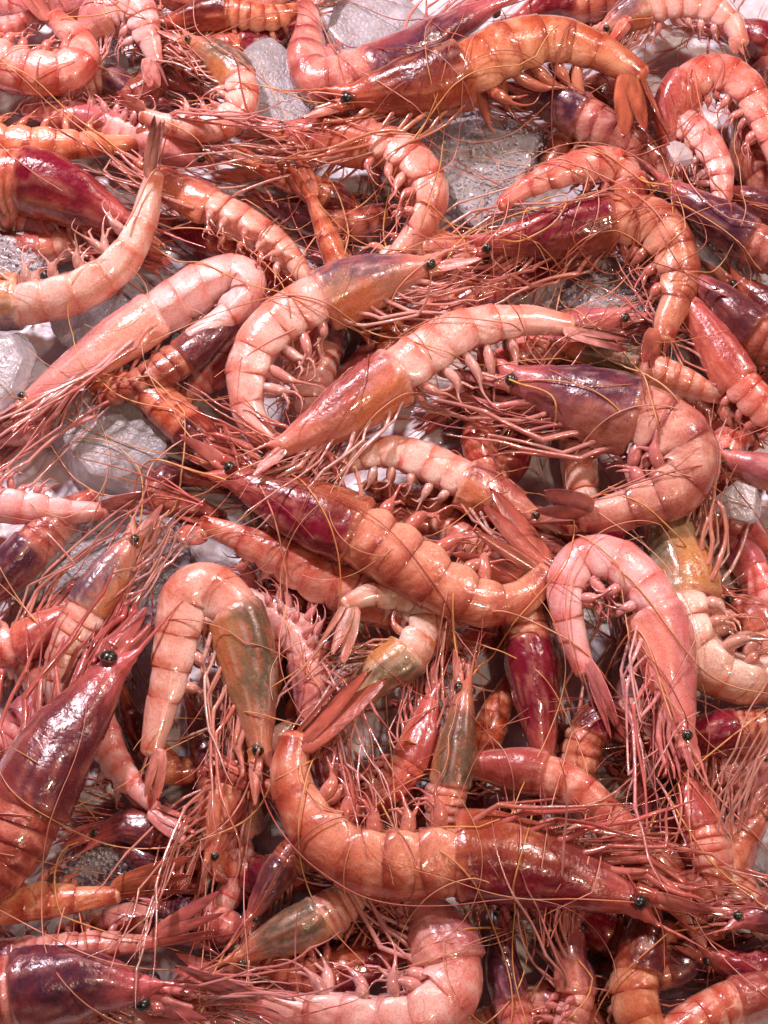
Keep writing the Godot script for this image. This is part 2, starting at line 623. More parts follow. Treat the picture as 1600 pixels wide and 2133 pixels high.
func shrimp(label: String, w: float, roll: float, hs: Array, pal_name: String, car: float, path: Array, opt := {}) -> Node3D:
	var sd: int = absi(hash(label)) % 100000
	rng.seed = sd
	# no two are quite the same colour
	var pal: Array = PAL[pal_name].duplicate()
	var faded := rng.randf_range(0.0, 0.22)
	var ruddy := rng.randf_range(-0.10, 0.10)
	for n in pal.size():
		var c: Color = pal[n]
		if n < 2:
			c = c.lerp(pal[2], faded)
		pal[n] = Color(minf(c.r * (1.0 + ruddy * 0.4), 0.95), c.g * (1.0 - ruddy), c.b * (1.0 - ruddy * 0.7))
	var ctrl := []
	var np := path.size() / 2
	for i in np:
		var t := float(i) / (np - 1)
		var h: float = lerpf(hs[0], hs[1], t * 2.0) if t < 0.5 else lerpf(hs[1], hs[2], t * 2.0 - 1.0)
		ctrl.append(spot(path[i * 2], path[i * 2 + 1], h * 0.001))
	var N := 161
	var line := even(curve(ctrl, 14), N)
	var px := unit_at(line[N / 2])
	var W := w * px
	var total := 0.0
	for i in N - 1:
		total += line[i].distance_to(line[i + 1])
	# frames
	var T := PackedVector3Array()
	var D := PackedVector3Array()
	var rl := deg_to_rad(roll)
	for i in N:
		var t := (line[mini(i + 3, N - 1)] - line[maxi(i - 3, 0)]).normalized()
		var up := (az - t * az.dot(t)).normalized()
		var left := up.cross(t)
		T.append(t)
		D.append(up * cos(rl) + left * sin(rl))
	var root := Node3D.new()
	root.name = numbered("shrimp")
	add_child(root)
	var base := line[N / 2]
	base.y = 0.0
	root.position = base
	root.set_meta("label", label)
	root.set_meta("category", "shrimp")
	root.set_meta("group", HEAP)

	# ---- body: rostrum, carapace, six abdominal segments, one skin
	var fine: bool = opt.get("fine", true)
	var sides := 44 if fine else 30
	var cols := sides + 1
	var seg_len := [0.13, 0.15, 0.17, 0.16, 0.15, 0.24]
	for k in 6:
		seg_len[k] *= rng.randf_range(0.88, 1.12)
	var seg_sum: float = seg_len.reduce(func(a, b): return a + b)
	for k in 6:
		seg_len[k] /= seg_sum
	var rings := []   # [s, kind, local t, segment]
	var ros_len: float = W * float(opt.get("rostrum", 1.2))
	var nr := 16 if fine else 9
	for i in nr:
		rings.append([0.0, 0, 1.0 - float(i) / nr, -1])
	var ncar := 30 if fine else 18
	for i in ncar:
		rings.append([car * float(i) / (ncar - 1), 1, float(i) / (ncar - 1), -1])
	var s0 := car
	var cuts := [0.0, 0.05, 0.16, 0.3, 0.46, 0.62, 0.76, 0.87, 0.95, 1.0] if fine else [0.0, 0.1, 0.35, 0.65, 0.9, 1.0]
	for k in 6:
		var ln: float = (1.0 - car) * seg_len[k]
		for c in cuts:
			rings.append([s0 + ln * c, 2, c, k])
		s0 += ln
	for c in [0.25, 0.55, 0.8, 1.0]:
		rings.append([1.0, 3, c, 5])
	var rows := rings.size()
	var pos := PackedVector3Array()
	var col := PackedColorArray()
	var uv := PackedVector2Array()
	pos.resize(rows * cols)
	col.resize(rows * cols)
	uv.resize(rows * cols)
	var off := Vector3(sd % 97, sd % 89, sd % 83)
	var plump: float = opt.get("plump", 1.0)
	for i in rows:
		var s: float = rings[i][0]
		var kind: int = rings[i][1]
		var t: float = rings[i][2]
		var seg: int = rings[i][3]
		var f := s * (N - 1)
		var i0 := mini(int(f), N - 2)
		var c := line[i0].lerp(line[i0 + 1], f - i0)
		var tt := T[i0].lerp(T[i0 + 1], f - i0).normalized()
		var dd := D[i0].lerp(D[i0 + 1], f - i0)
		dd = (dd - tt * dd.dot(tt)).normalized()
		var ll := tt.cross(dd)
		var R := radius_at(s, car) * W * 0.5
		var along := s * total
		var wide := 0.80 * plump
		var step := 1.0
		var top := R
		var bot := -R
		var half := R * wide
		if kind == 0:
			var u := t
			top = R * (0.98 - 0.10 * u)
			var q := clampf(u / 0.34, 0.0, 1.0)
			q = q * q * (3.0 - 2.0 * q)
			bot = lerpf(-R, top - R * 0.34 * (1.0 - u), q)
			half = R * wide * lerpf(1.0, 0.22, q) * (1.0 - 0.85 * u)
			c -= tt * ros_len * u
			c += dd * ros_len * 0.10 * u * u
			along = -ros_len * u
			top += R * 0.22 * (fposmod(u * 8.0, 1.0)) * (1.0 - u) if u > 0.05 else 0.0
		elif kind == 1:
			step = 1.0 + 0.05 * smoothstep(0.86, 1.0, t)
		elif kind == 2:
			step = 0.976 + (0.050 if fine else 0.026) * smoothstep(0.0, 1.0, t)
			if t == 0.0:
				step = 0.966 if fine else 0.972
			wide = 0.84 * plump
			half = R * wide
		else:
			step = sqrt(maxf(1.0 - t * t, 0.01))
			wide = 0.84 * plump
			half = R * wide
			c += tt * W * 0.13 * t
		var mid := (top + bot) * 0.5
		var hh := (top - bot) * 0.5
		for j in cols:
			var a := TAU * j / sides
			var ca := cos(a)
			var sa := sin(a)
			var x := half * sa
			var y := mid + hh * ca
			if kind == 1:
				if ca < 0.0:
					x *= 1.0 - 0.30 * pow(-ca, 1.6)
				# grooves of the carapace
				var side := absf(a - PI) / PI   # 1 on the back, 0 on the belly
				var gr := 0.05 * exp(-pow((side - 0.60 - 0.10 * (1.0 - t)) * 16.0, 2.0)) * smoothstep(0.15, 0.4, t) * (1.0 - smoothstep(0.85, 1.0, t))
				gr += 0.06 * exp(-pow((t - 0.40 - 0.24 * (side - 0.5)) * 13.0, 2.0)) * smoothstep(0.25, 0.5, side) * (1.0 - smoothstep(0.84, 0.95, side))
				x *= 1.0 - gr
				y *= 1.0 - gr
			elif kind >= 2:
				if ca < 0.0:
					y = mid + hh * ca * 0.74
				var lobe := 0.0
				if seg < 5 and kind == 2:
					var off_a := absf(absf(a - PI) - 0.95)
					lobe = exp(-pow(off_a / 0.36, 2.0)) * (pow(sin(PI * clampf(t * 0.94 + 0.03, 0.0, 1.0)), 0.6)) * 0.18
				else:
					y += hh * 0.10 * exp(-pow(sa * 4.0, 2.0)) * (1.0 if ca > 0.0 else 0.0)
				y -= lobe * hh * 1.2
				x *= 1.0 + lobe * 0.45
			var dirv := dd * y + ll * x
			if kind == 2:
				# hind margins of the rings sweep back on the flanks
				dirv += tt * W * 0.045 * (sa * sa - 0.4) * (1.0 if seg < 5 else 1.0 - t)
			var rib := noise.get_noise_2d(sa * 5.0 + sd % 51, ca * 5.0 + along * (45.0 if kind == 1 else 130.0))
			var q3 := (c + dirv) * 100.0 + off
			var n1 := noise.get_noise_3dv(q3 * 0.8)
			var n2 := noise.get_noise_3dv(q3 * 2.6)
			if kind == 2:
				# the rim of each plate stands off most on the flanks and not evenly
				dirv *= 1.0 + (step - 1.0) * (0.5 + 0.9 * smoothstep(-0.2, 0.9, -ca) + 1.5 * n1)
			else:
				dirv *= step
			dirv *= (1.0 + 0.045 * n1 + 0.016 * n2 + 0.005 * noise.get_noise_3dv(q3 * 6.0) + (0.045 if kind == 1 else 0.014) * rib)
			var p := c + dirv
			if p.y < 0.001:
				p.y = 0.001
			var at := i * cols + j
			pos[at] = p - base
			uv[at] = Vector2(float(j) / sides * 2.0, along * 30.0)
			# pigment: patches on the back, pale belly, dark rims
			var n3 := noise.get_noise_3dv(q3 * 7.0)
			var back := ca + 0.55 * n1 + 0.35 * n2
			var m: Color
			if kind == 2 or kind == 3:
				m = pal[1].lerp(pal[0], smoothstep(0.05, 0.75, back + 0.15 * n3))
				m = m.lerp(pal[2], smoothstep(-0.25, 0.8, -back) * 0.85)
				var fibre := noise.get_noise_2d(along * 900.0 + sd % 31, sa * 2.2 + ca * 1.4 + n1)
				m = m.lerp(pal[2], smoothstep(-0.1, 0.55, n1 * 0.9 + 0.35 * n2 + 0.35 * fibre) * 0.7)
				m = m.lerp(pal[3], smoothstep(0.12, 0.6, -n1 * 0.9 - 0.3 * n2 + 0.45 * fibre) * 0.45)
				m = m.lerp(pal[2], smoothstep(0.05, 0.3, t) * (1.0 - smoothstep(0.4, 0.65, t)) * clampf(0.2 + 0.8 * n2 + 0.5 * fibre, 0.0, 0.5))
				var rim := smoothstep(0.55, 1.0, t + 0.25 * n2 + 0.12 * fibre) * 0.8 + (1.0 - smoothstep(0.0, 0.13, t)) * 0.35
				m = m.lerp(pal[3], clampf(rim * (0.72 + 1.0 * n1 + 0.4 * maxf(ca, -0.2)), 0.0, 0.92))
				if seg == 5 and t > 0.7:
					m = m.lerp(pal[3], (t - 0.7) * (0.8 + n2))
			else:
				# dark back and liver, bronze gill chamber low at the rear, pink front, streaks along the shell
				var tc := t if kind == 1 else 0.0
				m = pal[5].lerp(pal[4], smoothstep(0.05, 0.75, ca + 0.5 * n1 + 0.25 * rib) * smoothstep(0.02, 0.25, tc))
				var liver := exp(-pow((tc - 0.52 - 0.1 * n1) * 4.2, 2.0)) * exp(-pow((ca - 0.25 - 0.3 * n2) * 2.2, 2.0))
				m = m.lerp(pal[4], liver * 0.8)
				m = m.lerp(pal[6], smoothstep(0.35, 0.65, tc + 0.1 * n2) * smoothstep(-0.25, 0.35, -ca + 0.4 * n1) * 0.9)
				m = m.lerp(pal[7], (1.0 - smoothstep(0.03, 0.38, tc + 0.15 * n2)) * 0.55)
				m = m.lerp(pal[2], smoothstep(0.1, 0.5, rib + 0.3 * n2) * 0.28)
				m = m.lerp(pal[3], smoothstep(0.12, 0.5, -rib + 0.3 * n2) * 0.4)
				m = m.lerp(pal[3], smoothstep(0.3, 0.55, noise.get_noise_3dv(q3 * 11.0)) * 0.35)
				if kind == 1:
					m = m.lerp(pal[1], smoothstep(0.93, 1.0, t + 0.06 * n2) * 0.6)
				else:
					m = m.lerp(pal[7], 0.45 + 0.4 * t)
			var g := 1.0 + 0.10 * n3
			col[at] = Color(m.r * g, m.g * g, m.b * g)
	for p in pos:
		heap_add(base + p)
	part("body", grid_mesh(pos, col, uv, rows, cols), M.shell, root)

	var legc: Color = pal[7]
	var F := -T[0]
	var head := line[0] - base
	var Dh := D[0]
	var Lh := T[0].cross(Dh)
	var R0 := radius_at(0.0, car) * W * 0.5
	# ---- eyes
	if opt.get("eyes", true):
		for sgn: float in [-1.0, 1.0]:
			var er := W * rng.randf_range(0.08, 0.105)
			var ep := head + Lh * sgn * R0 * rng.randf_range(0.78, 0.92) + Dh * R0 * rng.randf_range(-0.1, 0.2) + F * W * rng.randf_range(0.02, 0.10)
			var out := (Lh * sgn * 0.75 + F * 0.65 + Dh * 0.15).normalized()
			var stalk := part("eye_stalk", limb([ep - F * W * 0.20 - Lh * sgn * R0 * 0.5, ep - out * er * 0.9, ep + out * er * 0.12], [er * 0.8, er * 0.95, er * 1.06], pal[6].lerp(pal[4], 0.4), pal[5].lerp(pal[4], 0.6), 10), M.limb, root)
			var e := part("eye", unit_sphere, M.eye, stalk)
			e.transform = Transform3D(Basis.looking_at(out, Dh.normalized()).scaled_local(Vector3(1.0, 0.95, 0.85) * er), ep)
			part("antenna_base", limb([head + Lh * sgn * R0 * 0.5 - Dh * R0 * 0.5, head + Lh * sgn * R0 * 0.55 - Dh * R0 * 0.55 + F * W * 0.2, head + Lh * sgn * R0 * 0.45 - Dh * R0 * 0.5 + F * W * 0.42], [W * 0.10, W * 0.085, W * 0.04], pal[6], legc, 8), M.limb, root)
	# ---- antennal scales and basal joints
	if opt.get("scales", true):
		for sgn: float in [-1.0, 1.0]:
			var d := (F + Lh * sgn * rng.randf_range(0.05, 0.22) - Dh * rng.randf_range(0.0, 0.2) + jig(0.07)).normalized()
			var fn := (Lh * sgn * 0.8 + Dh * 0.5).normalized()
			part("antennal_scale", blade(head + Lh * sgn * R0 * 0.55 - Dh * R0 * 0.25, d, fn, W * rng.randf_range(0.75, 1.0), W * 0.21, rng.randf_range(-0.05, 0.05), pal[2].lerp(legc, 0.55), legc.lerp(pal[3], 0.5), 0.7), M.blade, root)
			part("antennule", limb([head + Lh * sgn * R0 * 0.25, head + Lh * sgn * R0 * 0.2 + d * W * 0.3, head + d * W * 0.62 + jig(W * 0.04)], [W * 0.06, W * 0.055, W * 0.03], legc, pal[2].lerp(legc, 0.5)), M.limb, root)
	# ---- legs under the carapace
	var spread: float = opt.get("spread", 1.0)
	var nlegs: int = opt.get("legs", 5)
	for i in nlegs:
		for sgn: float in [-1.0, 1.0]:
			var x := car * lerpf(0.34, 0.92, float(i) / 4.0)
			var q := int(x * (N - 1))
			var R := radius_at(x, car) * W * 0.5
			var ff := -T[q]
			var vv := -D[q]
			var side := T[q].cross(D[q]) * sgn
			var a: Vector3 = line[q] - base + vv * R * 0.74 + side * R * 0.34
			var ln := W * rng.randf_range(0.95, 1.35) * float(opt.get("leg_len", 1.0))
			var down := rng.randf_range(0.02, 0.36) * spread
			var dirA := (ff * rng.randf_range(0.5, 1.0) + vv * (0.35 + down) + side * 0.25).normalized()
			var dirB := (ff * rng.randf_range(0.9, 1.2) + vv * down * 0.8 + az * (rng.randf_range(-0.05, 0.2) + float(opt.get("rise", 0.08))) + jig(0.2)).normalized()
			var dirC := (dirB + jig(0.3 * spread) + ff * 0.3 + vv * rng.randf_range(-0.2, 0.3) * spread).normalized()
			var fold := rng.randf()
			if fold < 0.2:
				dirC = (dirC * 0.3 + vv * rng.randf_range(-0.6, 1.0) * spread - ff * rng.randf_range(-0.2, 0.9) + jig(0.4)).normalized()
			var p1 := a + dirA * ln * 0.40
			var p2 := p1 + dirB * ln * rng.randf_range(0.6, 0.85)
			var p3 := p2 + dirC * ln * rng.randf_range(0.4, 0.62)
			var p4 := p3 + (dirC + jig(0.3)).normalized() * ln * 0.32
			var lc := legc.lerp(pal[2], rng.randf() * 0.75).lerp(pal[3], rng.randf() * 0.25)
			var r0 := W * rng.randf_range(0.019, 0.036)
			part("walking_leg", limb([a, above(p1), above(p2), above(p3), above(p4)], [r0 * 1.35, r0 * 1.05, r0 * 0.85, r0 * 0.6, r0 * 0.25], lc, lc.lerp(pal[3], 0.12)), M.limb, root)
	# mouth legs, thicker and folded under the head
	for k in (3 if nlegs > 0 else 0):
		for sgn: float in [-1.0, 1.0]:
			var q := int(car * (0.16 + 0.08 * k) * N)
			var a: Vector3 = line[q] - base - D[q] * R0 * (0.9 + 0.12 * k) + Lh * sgn * R0 * 0.3
			var p1 := a + (F * (0.36 + 0.14 * k) - Dh * (0.14 + 0.06 * k) + jig(0.06)) * W
			var p2 := p1 + (F * 0.9 + Dh * 0.12 + jig(0.15)) * W * 0.5
			part("mouth_leg", limb([a, p1, p2, p2 + (F * 0.5 - Dh * 0.2 + jig(0.3)) * W * 0.3], [W * 0.055, W * 0.048, W * 0.034, W * 0.012], legc.lerp(pal[2], 0.3), legc.lerp(pal[3], 0.4)), M.limb, root)
	# fine bristled branches of the mouth legs
	for k in (int(opt.get("bristles", 12)) if fine else 6):
		var q := int(car * rng.randf_range(0.12, 0.75) * N)
		var sgn := -1.0 if k % 2 == 0 else 1.0
		var a: Vector3 = line[q] - base - D[q] * radius_at(car * 0.4, car) * W * 0.36 + T[q].cross(D[q]) * sgn * R0 * rng.randf_range(0.1, 0.6)
		var d1 := (-T[q] + jig(0.25) - D[q] * rng.randf_range(0.0, 0.55) * spread + az * rng.randf_range(0.0, 0.2)).normalized()
		var ln := W * rng.randf_range(0.6, 1.25)
		var b := a + d1 * ln
		var e := b + (d1 + jig(0.55)).normalized() * ln * rng.randf_range(0.4, 0.8)
		var c0: Color = legc.lerp(pal[2], rng.randf() * 0.5).lerp(pal[3], rng.randf() * 0.4)
		var pts := even(curve([a, above(b), above(e)], 8), 12)
		var rr := PackedFloat32Array()
		for i in 12:
			rr.append(W * lerpf(0.017, 0.005, i / 11.0))
		part("bristle", tube(pts, rr, c0, legc, 5), M.limb, root)
	# ---- swimmerets
	var s1 := car
	var nsw: int = opt.get("swim", 5)
	for k in nsw:
		var ln2: float = (1.0 - car) * seg_len[k]
		var sm := s1 + ln2 * 0.45
		s1 += ln2
		var q := int(sm * (N - 1))
		var R := radius_at(sm, car) * W * 0.5
		for sgn: float in [-1.0, 1.0]:
			var vv := -D[q]
			var tt := T[q]
			var side := tt.cross(D[q]) * sgn
			var a: Vector3 = line[q] - base + vv * R * 0.55 + side * R * 0.45
			var sw := W * rng.randf_range(0.6, 1.1) * float(opt.get("swim_len", 1.0))
			var back := rng.randf_range(-0.25, 1.0)
			var p1 := a + (vv + tt * back * 0.7 + side * 0.2 + jig(0.2)).normalized() * sw * 0.30
			var p2 := p1 + (vv * 0.7 + tt * back + jig(0.3)).normalized() * sw * 0.22
			var p3 := p2 + (vv * 0.5 + tt * (back + 0.2) + jig(0.4)).normalized() * sw * 0.26
			var p4 := p3 + (tt * 0.8 + vv * rng.randf_range(-0.3, 0.3) + jig(0.3)).normalized() * sw * 0.2
			var c0: Color = pal[2].lerp(legc, rng.randf_range(0.3, 0.8))
			var long := even(curve([a, p1, p2, p3, p4], 5), 15)
			var rr := PackedFloat32Array()
			for i in 15:
				var z := i / 14.0
				rr.append(W * (ramp(z, [0.0, 0.15, 0.32, 0.42, 0.6, 1.0], [0.055, 0.095, 0.085, 0.032, 0.018, 0.004])))
			var pieces := [tube(long, rr, c0, legc, 7)]
			var p5 := p1 + (vv * 0.6 + tt * (0.5 + back) + jig(0.2)).normalized() * sw * 0.22
			pieces.append(limb([p1, p5, p5 + (tt + jig(0.4)) * sw * 0.15], [W * 0.035, W * 0.024, W * 0.006], c0, legc, 5))
			part("swimmeret", join(pieces), M.limb, root)
	# ---- tail fan
	if opt.get("fan", true):
		var tail := line[N - 1] - base
		var td := T[N - 1]
		if opt.has("fan_to"):
			var to: Array = opt.fan_to
			td = (spot(to[0], to[1], hs[2] * 0.001 + float(opt.get("fan_rise", 0.004))) - line[N - 1]).normalized()
		var dn := D[N - 1]
		dn = (dn - td * dn.dot(td)).normalized()
		var tl := td.cross(dn)
		var fl := W * float(opt.get("fan_len", 1.25))
		var tip: Color = opt.get("tip", pal[3].lerp(pal[7], 0.35))
		var c0: Color = pal[1].lerp(pal[7], 0.4)
		part("telson", blade(tail - td * W * 0.04 + dn * W * 0.08, td + dn * 0.04, dn, fl * 0.92, W * 0.24, 0.02, pal[0], tip, 1.0), M.blade, root)
		var open: float = opt.get("open", rng.randf_range(0.6, 1.2))
		for sgn: float in [-1.0, 1.0]:
			part("uropod", blade(tail - td * W * 0.03 + tl * sgn * W * 0.12, td + tl * sgn * 0.20 * open - dn * 0.03 + jig(0.04), dn + tl * sgn * 0.5, fl * 0.98, W * 0.33, 0.04, c0, tip, 0.85), M.blade, root)
			part("uropod", blade(tail - td * W * 0.05 + tl * sgn * W * 0.16 - dn * W * 0.05, td + tl * sgn * 0.42 * open - dn * 0.10 + jig(0.05), dn + tl * sgn * 0.7, fl * 1.05, W * 0.40, -0.03, c0, tip, 0.75), M.blade, root)
	# feelers are laid once the whole heap stands
	feelers.append({"root": root, "head": line[0], "F": F, "D": Dh, "L": Lh, "W": W, "R": R0, "pal": pal, "seed": sd, "n": opt.get("feelers", 2), "paths": opt.get("strands", [])})
	return root


var feelers := []


func radius_at(s: float, car: float) -> float:
	if s < car:
		return ramp(s / car, [0.0, 0.22, 0.5, 0.8, 1.0], [0.38, 0.64, 0.93, 1.07, 1.02])
	return ramp((s - car) / (1.0 - car), [0.0, 0.25, 0.55, 0.78, 1.0], [0.93, 0.93, 0.79, 0.59, 0.40])


func laid(p: PackedVector3Array, lift: float, from_y: float) -> PackedVector3Array:
	# drape a strand over the heap, stiffly
	var n := p.size()
	var y := PackedFloat32Array()
	for q in p:
		var c := heap_cell(q)
		y.append((heap[c] if c >= 0 else 0.02) + lift)
	for pass_ in 2:
		var z := y.duplicate()
		for i in n:
			var sum := 0.0
			var cnt := 0
			for k in range(maxi(0, i - 5), mini(n, i + 6)):
				sum += y[k]
				cnt += 1
			z[i] = maxf(sum / cnt, lerpf(y[i], sum / cnt, 0.6))
		y = z
	var out := PackedVector3Array()
	for i in n:
		var m := smoothstep(0.0, 0.14, float(i) / n)
		out.append(Vector3(p[i].x, lerpf(from_y, y[i], m), p[i].z))
	return out


func lay_feelers() -> void:
	for f in feelers:
		rng.seed = f.seed + 7
		var W: float = f.W
		var pal: Array = f.pal
		var root: Node3D = f.root
		var base := root.position
		# short pairs on the antennules
		if f.n > 0:
			for k in 4:
				var sgn := -1.0 if k % 2 == 0 else 1.0
				var a: Vector3 = f.head + f.F * W * 0.55 + f.L * sgn * f.R * 0.2
				var d: Vector3 = (f.F + f.L * sgn * rng.randf_range(0.0, 0.3) + jig(0.2)).normalized()
				var b := a + d * W * rng.randf_range(0.6, 1.0)
				var c := b + (d + jig(0.5)).normalized() * W * rng.randf_range(0.5, 1.0)
				var p := even(curve([a, above(b), above(c)], 8), 14)
				var r := PackedFloat32Array()
				for i in 14:
					r.append(W * lerpf(0.018, 0.006, i / 13.0))
				part("antennule_whip", tube(p, r, pal[7], pal[3].lerp(pal[8], 0.5), 5), M.feeler, root)
		# long whips
		for k in f.n:
			var sgn := -1.0 if k % 2 == 0 else 1.0
			var at: Vector3 = f.head + f.F * W * 0.25 + f.L * sgn * f.R * 0.5 - f.D * f.R * 0.3
			var d: Vector3 = f.F + f.L * sgn * rng.randf_range(0.0, 0.5) + jig(0.35)
			var ang := atan2(d.z, d.x)
			var bend := rng.randf_range(-1.0, 1.0) * 14.0
			var n := 90
			var step := rng.randf_range(0.0011, 0.0022)
			var p := PackedVector3Array([at])
			for i in n - 1:
				bend += rng.randf_range(-1.0, 1.0) * 8.0
				bend *= 0.985
				if rng.randf() < 0.025:
					ang += rng.randf_range(-0.8, 0.8)
				ang += clampf(bend, -75.0, 75.0) * step
				at += Vector3(cos(ang), 0, sin(ang)) * step
				p.append(at)
			strand(root, base, p, pal, W, rng.randf_range(0.75, 1.25))
		for s in f.paths:
			var pts := []
			for i in s.size() / 2:
				pts.append(spot(s[i * 2], s[i * 2 + 1], 0.045))
			strand(root, base, even(curve(pts, 12), 100), pal, W, 1.35)


func strand(root: Node3D, base: Vector3, p: PackedVector3Array, pal: Array, W: float, thick: float) -> void:
	var q := laid(p, rng.randf_range(0.0004, 0.0022), p[0].y)
	var r := PackedFloat32Array()
	var n := q.size()
	for i in n:
		r.append(0.00026 * thick * lerpf(1.25, 0.42, float(i) / n))
		q[i] -= base
	var pick := rng.randf()
	var c: Color = lin(222, 164, 92).lerp(pal[8], rng.randf())
	if pick < 0.3:
		c = lin(228, 150, 132).lerp(pal[8], rng.randf() * 0.5)
	elif pick < 0.55:
		c = lin(170, 74, 58)
	part("antenna", tube(q, r, c, c.lerp(pal[2], 0.25), 5), M.feeler, root)


func longer(path: Array, by: float) -> void:
	# the tail goes on out of sight under the others
	var n := path.size()
	for k in 2:
		path.append(path[n - 2 + k] + (path[n - 2 + k] - path[n - 4 + k]) * by)


func make_shrimps() -> void:
	# label, width, roll (+90: back to the left when looking from head to tail), heights in mm at head, middle and tail, colours, carapace share, path from eyes to tail joint
	# ---- the large ones on top
	shrimp("large orange shrimp lying across the bottom with dark crimson head to the right", 182, 78, [40, 41, 40], "dark", 0.43,
		[1318, 1872, 1180, 1822, 1060, 1792, 945, 1782, 850, 1790, 755, 1782, 675, 1735, 628, 1665, 612, 1600, 622, 1545], {"fan_to": [752, 1402], "open": 0.3, "tip": lin(176, 84, 64), "rostrum": 1.1, "leg_len": 0.8, "swim": 5, "strands": [[1330, 1860, 1230, 1690, 1200, 1660, 1300, 1790, 1380, 1920, 1392, 2040]]})
	shrimp("crimson-headed shrimp across the centre with its tail curled up to the right", 158, -62, [36, 36, 34], "dark", 0.40,
		[488, 992, 580, 1035, 680, 1078, 760, 1115, 850, 1170, 930, 1222, 1010, 1255, 1085, 1240, 1128, 1195], {"fan_to": [1040, 1140], "strands": [[470, 1000, 300, 940, 250, 1010, 300, 1080, 480, 1070, 600, 1010]]})
	shrimp("pink shrimp bent double like a hairpin, tail tip pointing down, right of centre", 122, -96, [36, 40, 36], "blush", 0.38,
		[1425, 1530, 1400, 1420, 1375, 1310, 1340, 1230, 1280, 1175, 1212, 1172, 1182, 1235, 1196, 1315, 1222, 1395], {"fan_to": [1262, 1500], "leg_len": 1.5, "rostrum": 1.7, "strands": [[1400, 1500, 1330, 1310, 1275, 1400, 1320, 1520, 1410, 1500, 1330, 1330]]})
	shrimp("coral shrimp with abdomen hooked downward and orange legs spilling inside the hook, upper centre", 112, 100, [28, 31, 24], "salmon", 0.36,
		[590, 272, 700, 288, 790, 305, 858, 345, 890, 400, 880, 452, 850, 500, 812, 545], {"fan": false, "spread": 1.6, "leg_len": 1.25})
	shrimp("pale translucent shrimp curved like a letter C with an olive head, left of centre", 128, -84, [38, 37, 34], "pale", 0.37,
		[888, 556, 790, 582, 700, 616, 622, 652, 556, 705, 522, 770, 520, 838, 543, 895, 570, 925], {"fan_len": 0.7, "leg_len": 0.9, "swim_len": 1.25})
	shrimp("pale shrimp on its side at the very centre, swimmerets hanging below its straight tail", 124, 84, [43, 44, 40], "rose", 0.42,
		[592, 930, 700, 868, 800, 800, 880, 748, 950, 702, 1030, 680, 1110, 674, 1185, 682], {"fan_to": [1350, 716], "fan_len": 1.15, "rostrum": 0.8, "open": 0.4, "swim_len": 1.5, "eyes": false, "tip": lin(120, 20, 30), "strands": [[600, 930, 480, 880, 350, 900, 300, 1010, 390, 1090, 560, 1060]]})
	shrimp("rosy shrimp curled into a U opening left with a mauve head, right side", 162, 80, [38, 40, 36], "purple", 0.40,
		[1072, 790, 1170, 822, 1270, 856, 1350, 880, 1412, 922, 1430, 975, 1390, 1022, 1310, 1052, 1215, 1076], {"fan_to": [1100, 1072], "open": 1.5, "fan_len": 0.85, "strands": [[1060, 790, 1150, 830, 1150, 900, 1080, 940, 1020, 990]]})
	shrimp("large amber shrimp arching across the top with brown head to the left", 142, 72, [40, 43, 40], "orange", 0.38,
		[735, 202, 820, 188, 910, 172, 990, 146, 1060, 108, 1140, 90, 1220, 105, 1290, 138, 1328, 162], {"fan_to": [1375, 300], "spread": 0.7, "swim_len": 1.5, "strands": [[720, 200, 640, 190, 760, 250, 870, 262, 1000, 245]]})
	# ---- upper left
	shrimp("dark purple-brown head behind the amber shrimp at the top edge", 118, 40, [32, 30, 26], "purple", 0.50,
		[1022, 12, 930, 62, 840, 112, 768, 142, 710, 165, 660, 165, 638, 120, 645, 60, 640, 15], {"legs": 3})
	shrimp("coral abdomen curled in the top left corner", 114, -74, [30, 36, 34], "salmon", 0.33,
		[-150, 60, -60, 100, 20, 138, 100, 152, 158, 138, 170, 102, 140, 68, 112, 40], {"fan_to": [60, -60]})
	shrimp("straight amber tail at the left edge pointing right, under the upright tail", 88, -70, [28, 28, 26], "orange", 0.34,
		[-190, 285, -100, 290, -20, 295, 60, 300, 140, 302, 220, 300, 290, 294], {"fan_len": 0.9})
	shrimp("crimson and violet head at the left edge below the straight amber tail", 150, -52, [28, 30, 28], "dark", 0.60,
		[262, 470, 180, 428, 100, 394, 30, 380, -40, 390, -110, 420], {"legs": 4, "swim": 2, "strands": [[262, 470, 330, 350, 420, 300, 520, 290, 600, 330]]})
	shrimp("pale orange shrimp with its tail fan standing upright at the left", 112, -98, [24, 32, 42], "pale", 0.30,
		[-130, 650, -20, 632, 80, 622, 170, 596, 245, 545, 288, 475, 308, 405, 318, 365], {"fan_to": [338, 250], "fan_rise": 0.012, "open": 0.35, "fan_len": 1.1, "swim": 5, "tip": lin(130, 60, 60)})
	shrimp("pink shrimp turned belly up with a bundle of long legs, left", 118, 128, [24, 30, 32], "blush", 0.45,
		[60, 835, 150, 775, 240, 715, 330, 655, 410, 602, 470, 575, 508, 580, 505, 622, 455, 668, 400, 700], {"fan": false, "spread": 0.5, "leg_len": 1.7, "swim": 0})
	shrimp("dark glossy head pointing up right beside the pink belly-up shrimp", 96, 28, [28, 28, 24], "brown", 0.48,
		[505, 645, 440, 698, 380, 745, 320, 785, 265, 812, 215, 832], {"fan": false})
	shrimp("pale pink tail lying level at the left edge over the ice", 94, -80, [26, 30, 26], "blush", 0.34,
		[-220, 1030, -120, 1040, -20, 1045, 60, 1055, 140, 1062, 216, 1060], {"swim": 4})
	shrimp("purple-black head half out at the left edge, below the level pink tail", 112, 20, [22, 24, 22], "purple", 0.55,
		[-70, 1280, 5, 1205, 70, 1140, 130, 1080, 190, 1035], {"fan": false, "legs": 3})
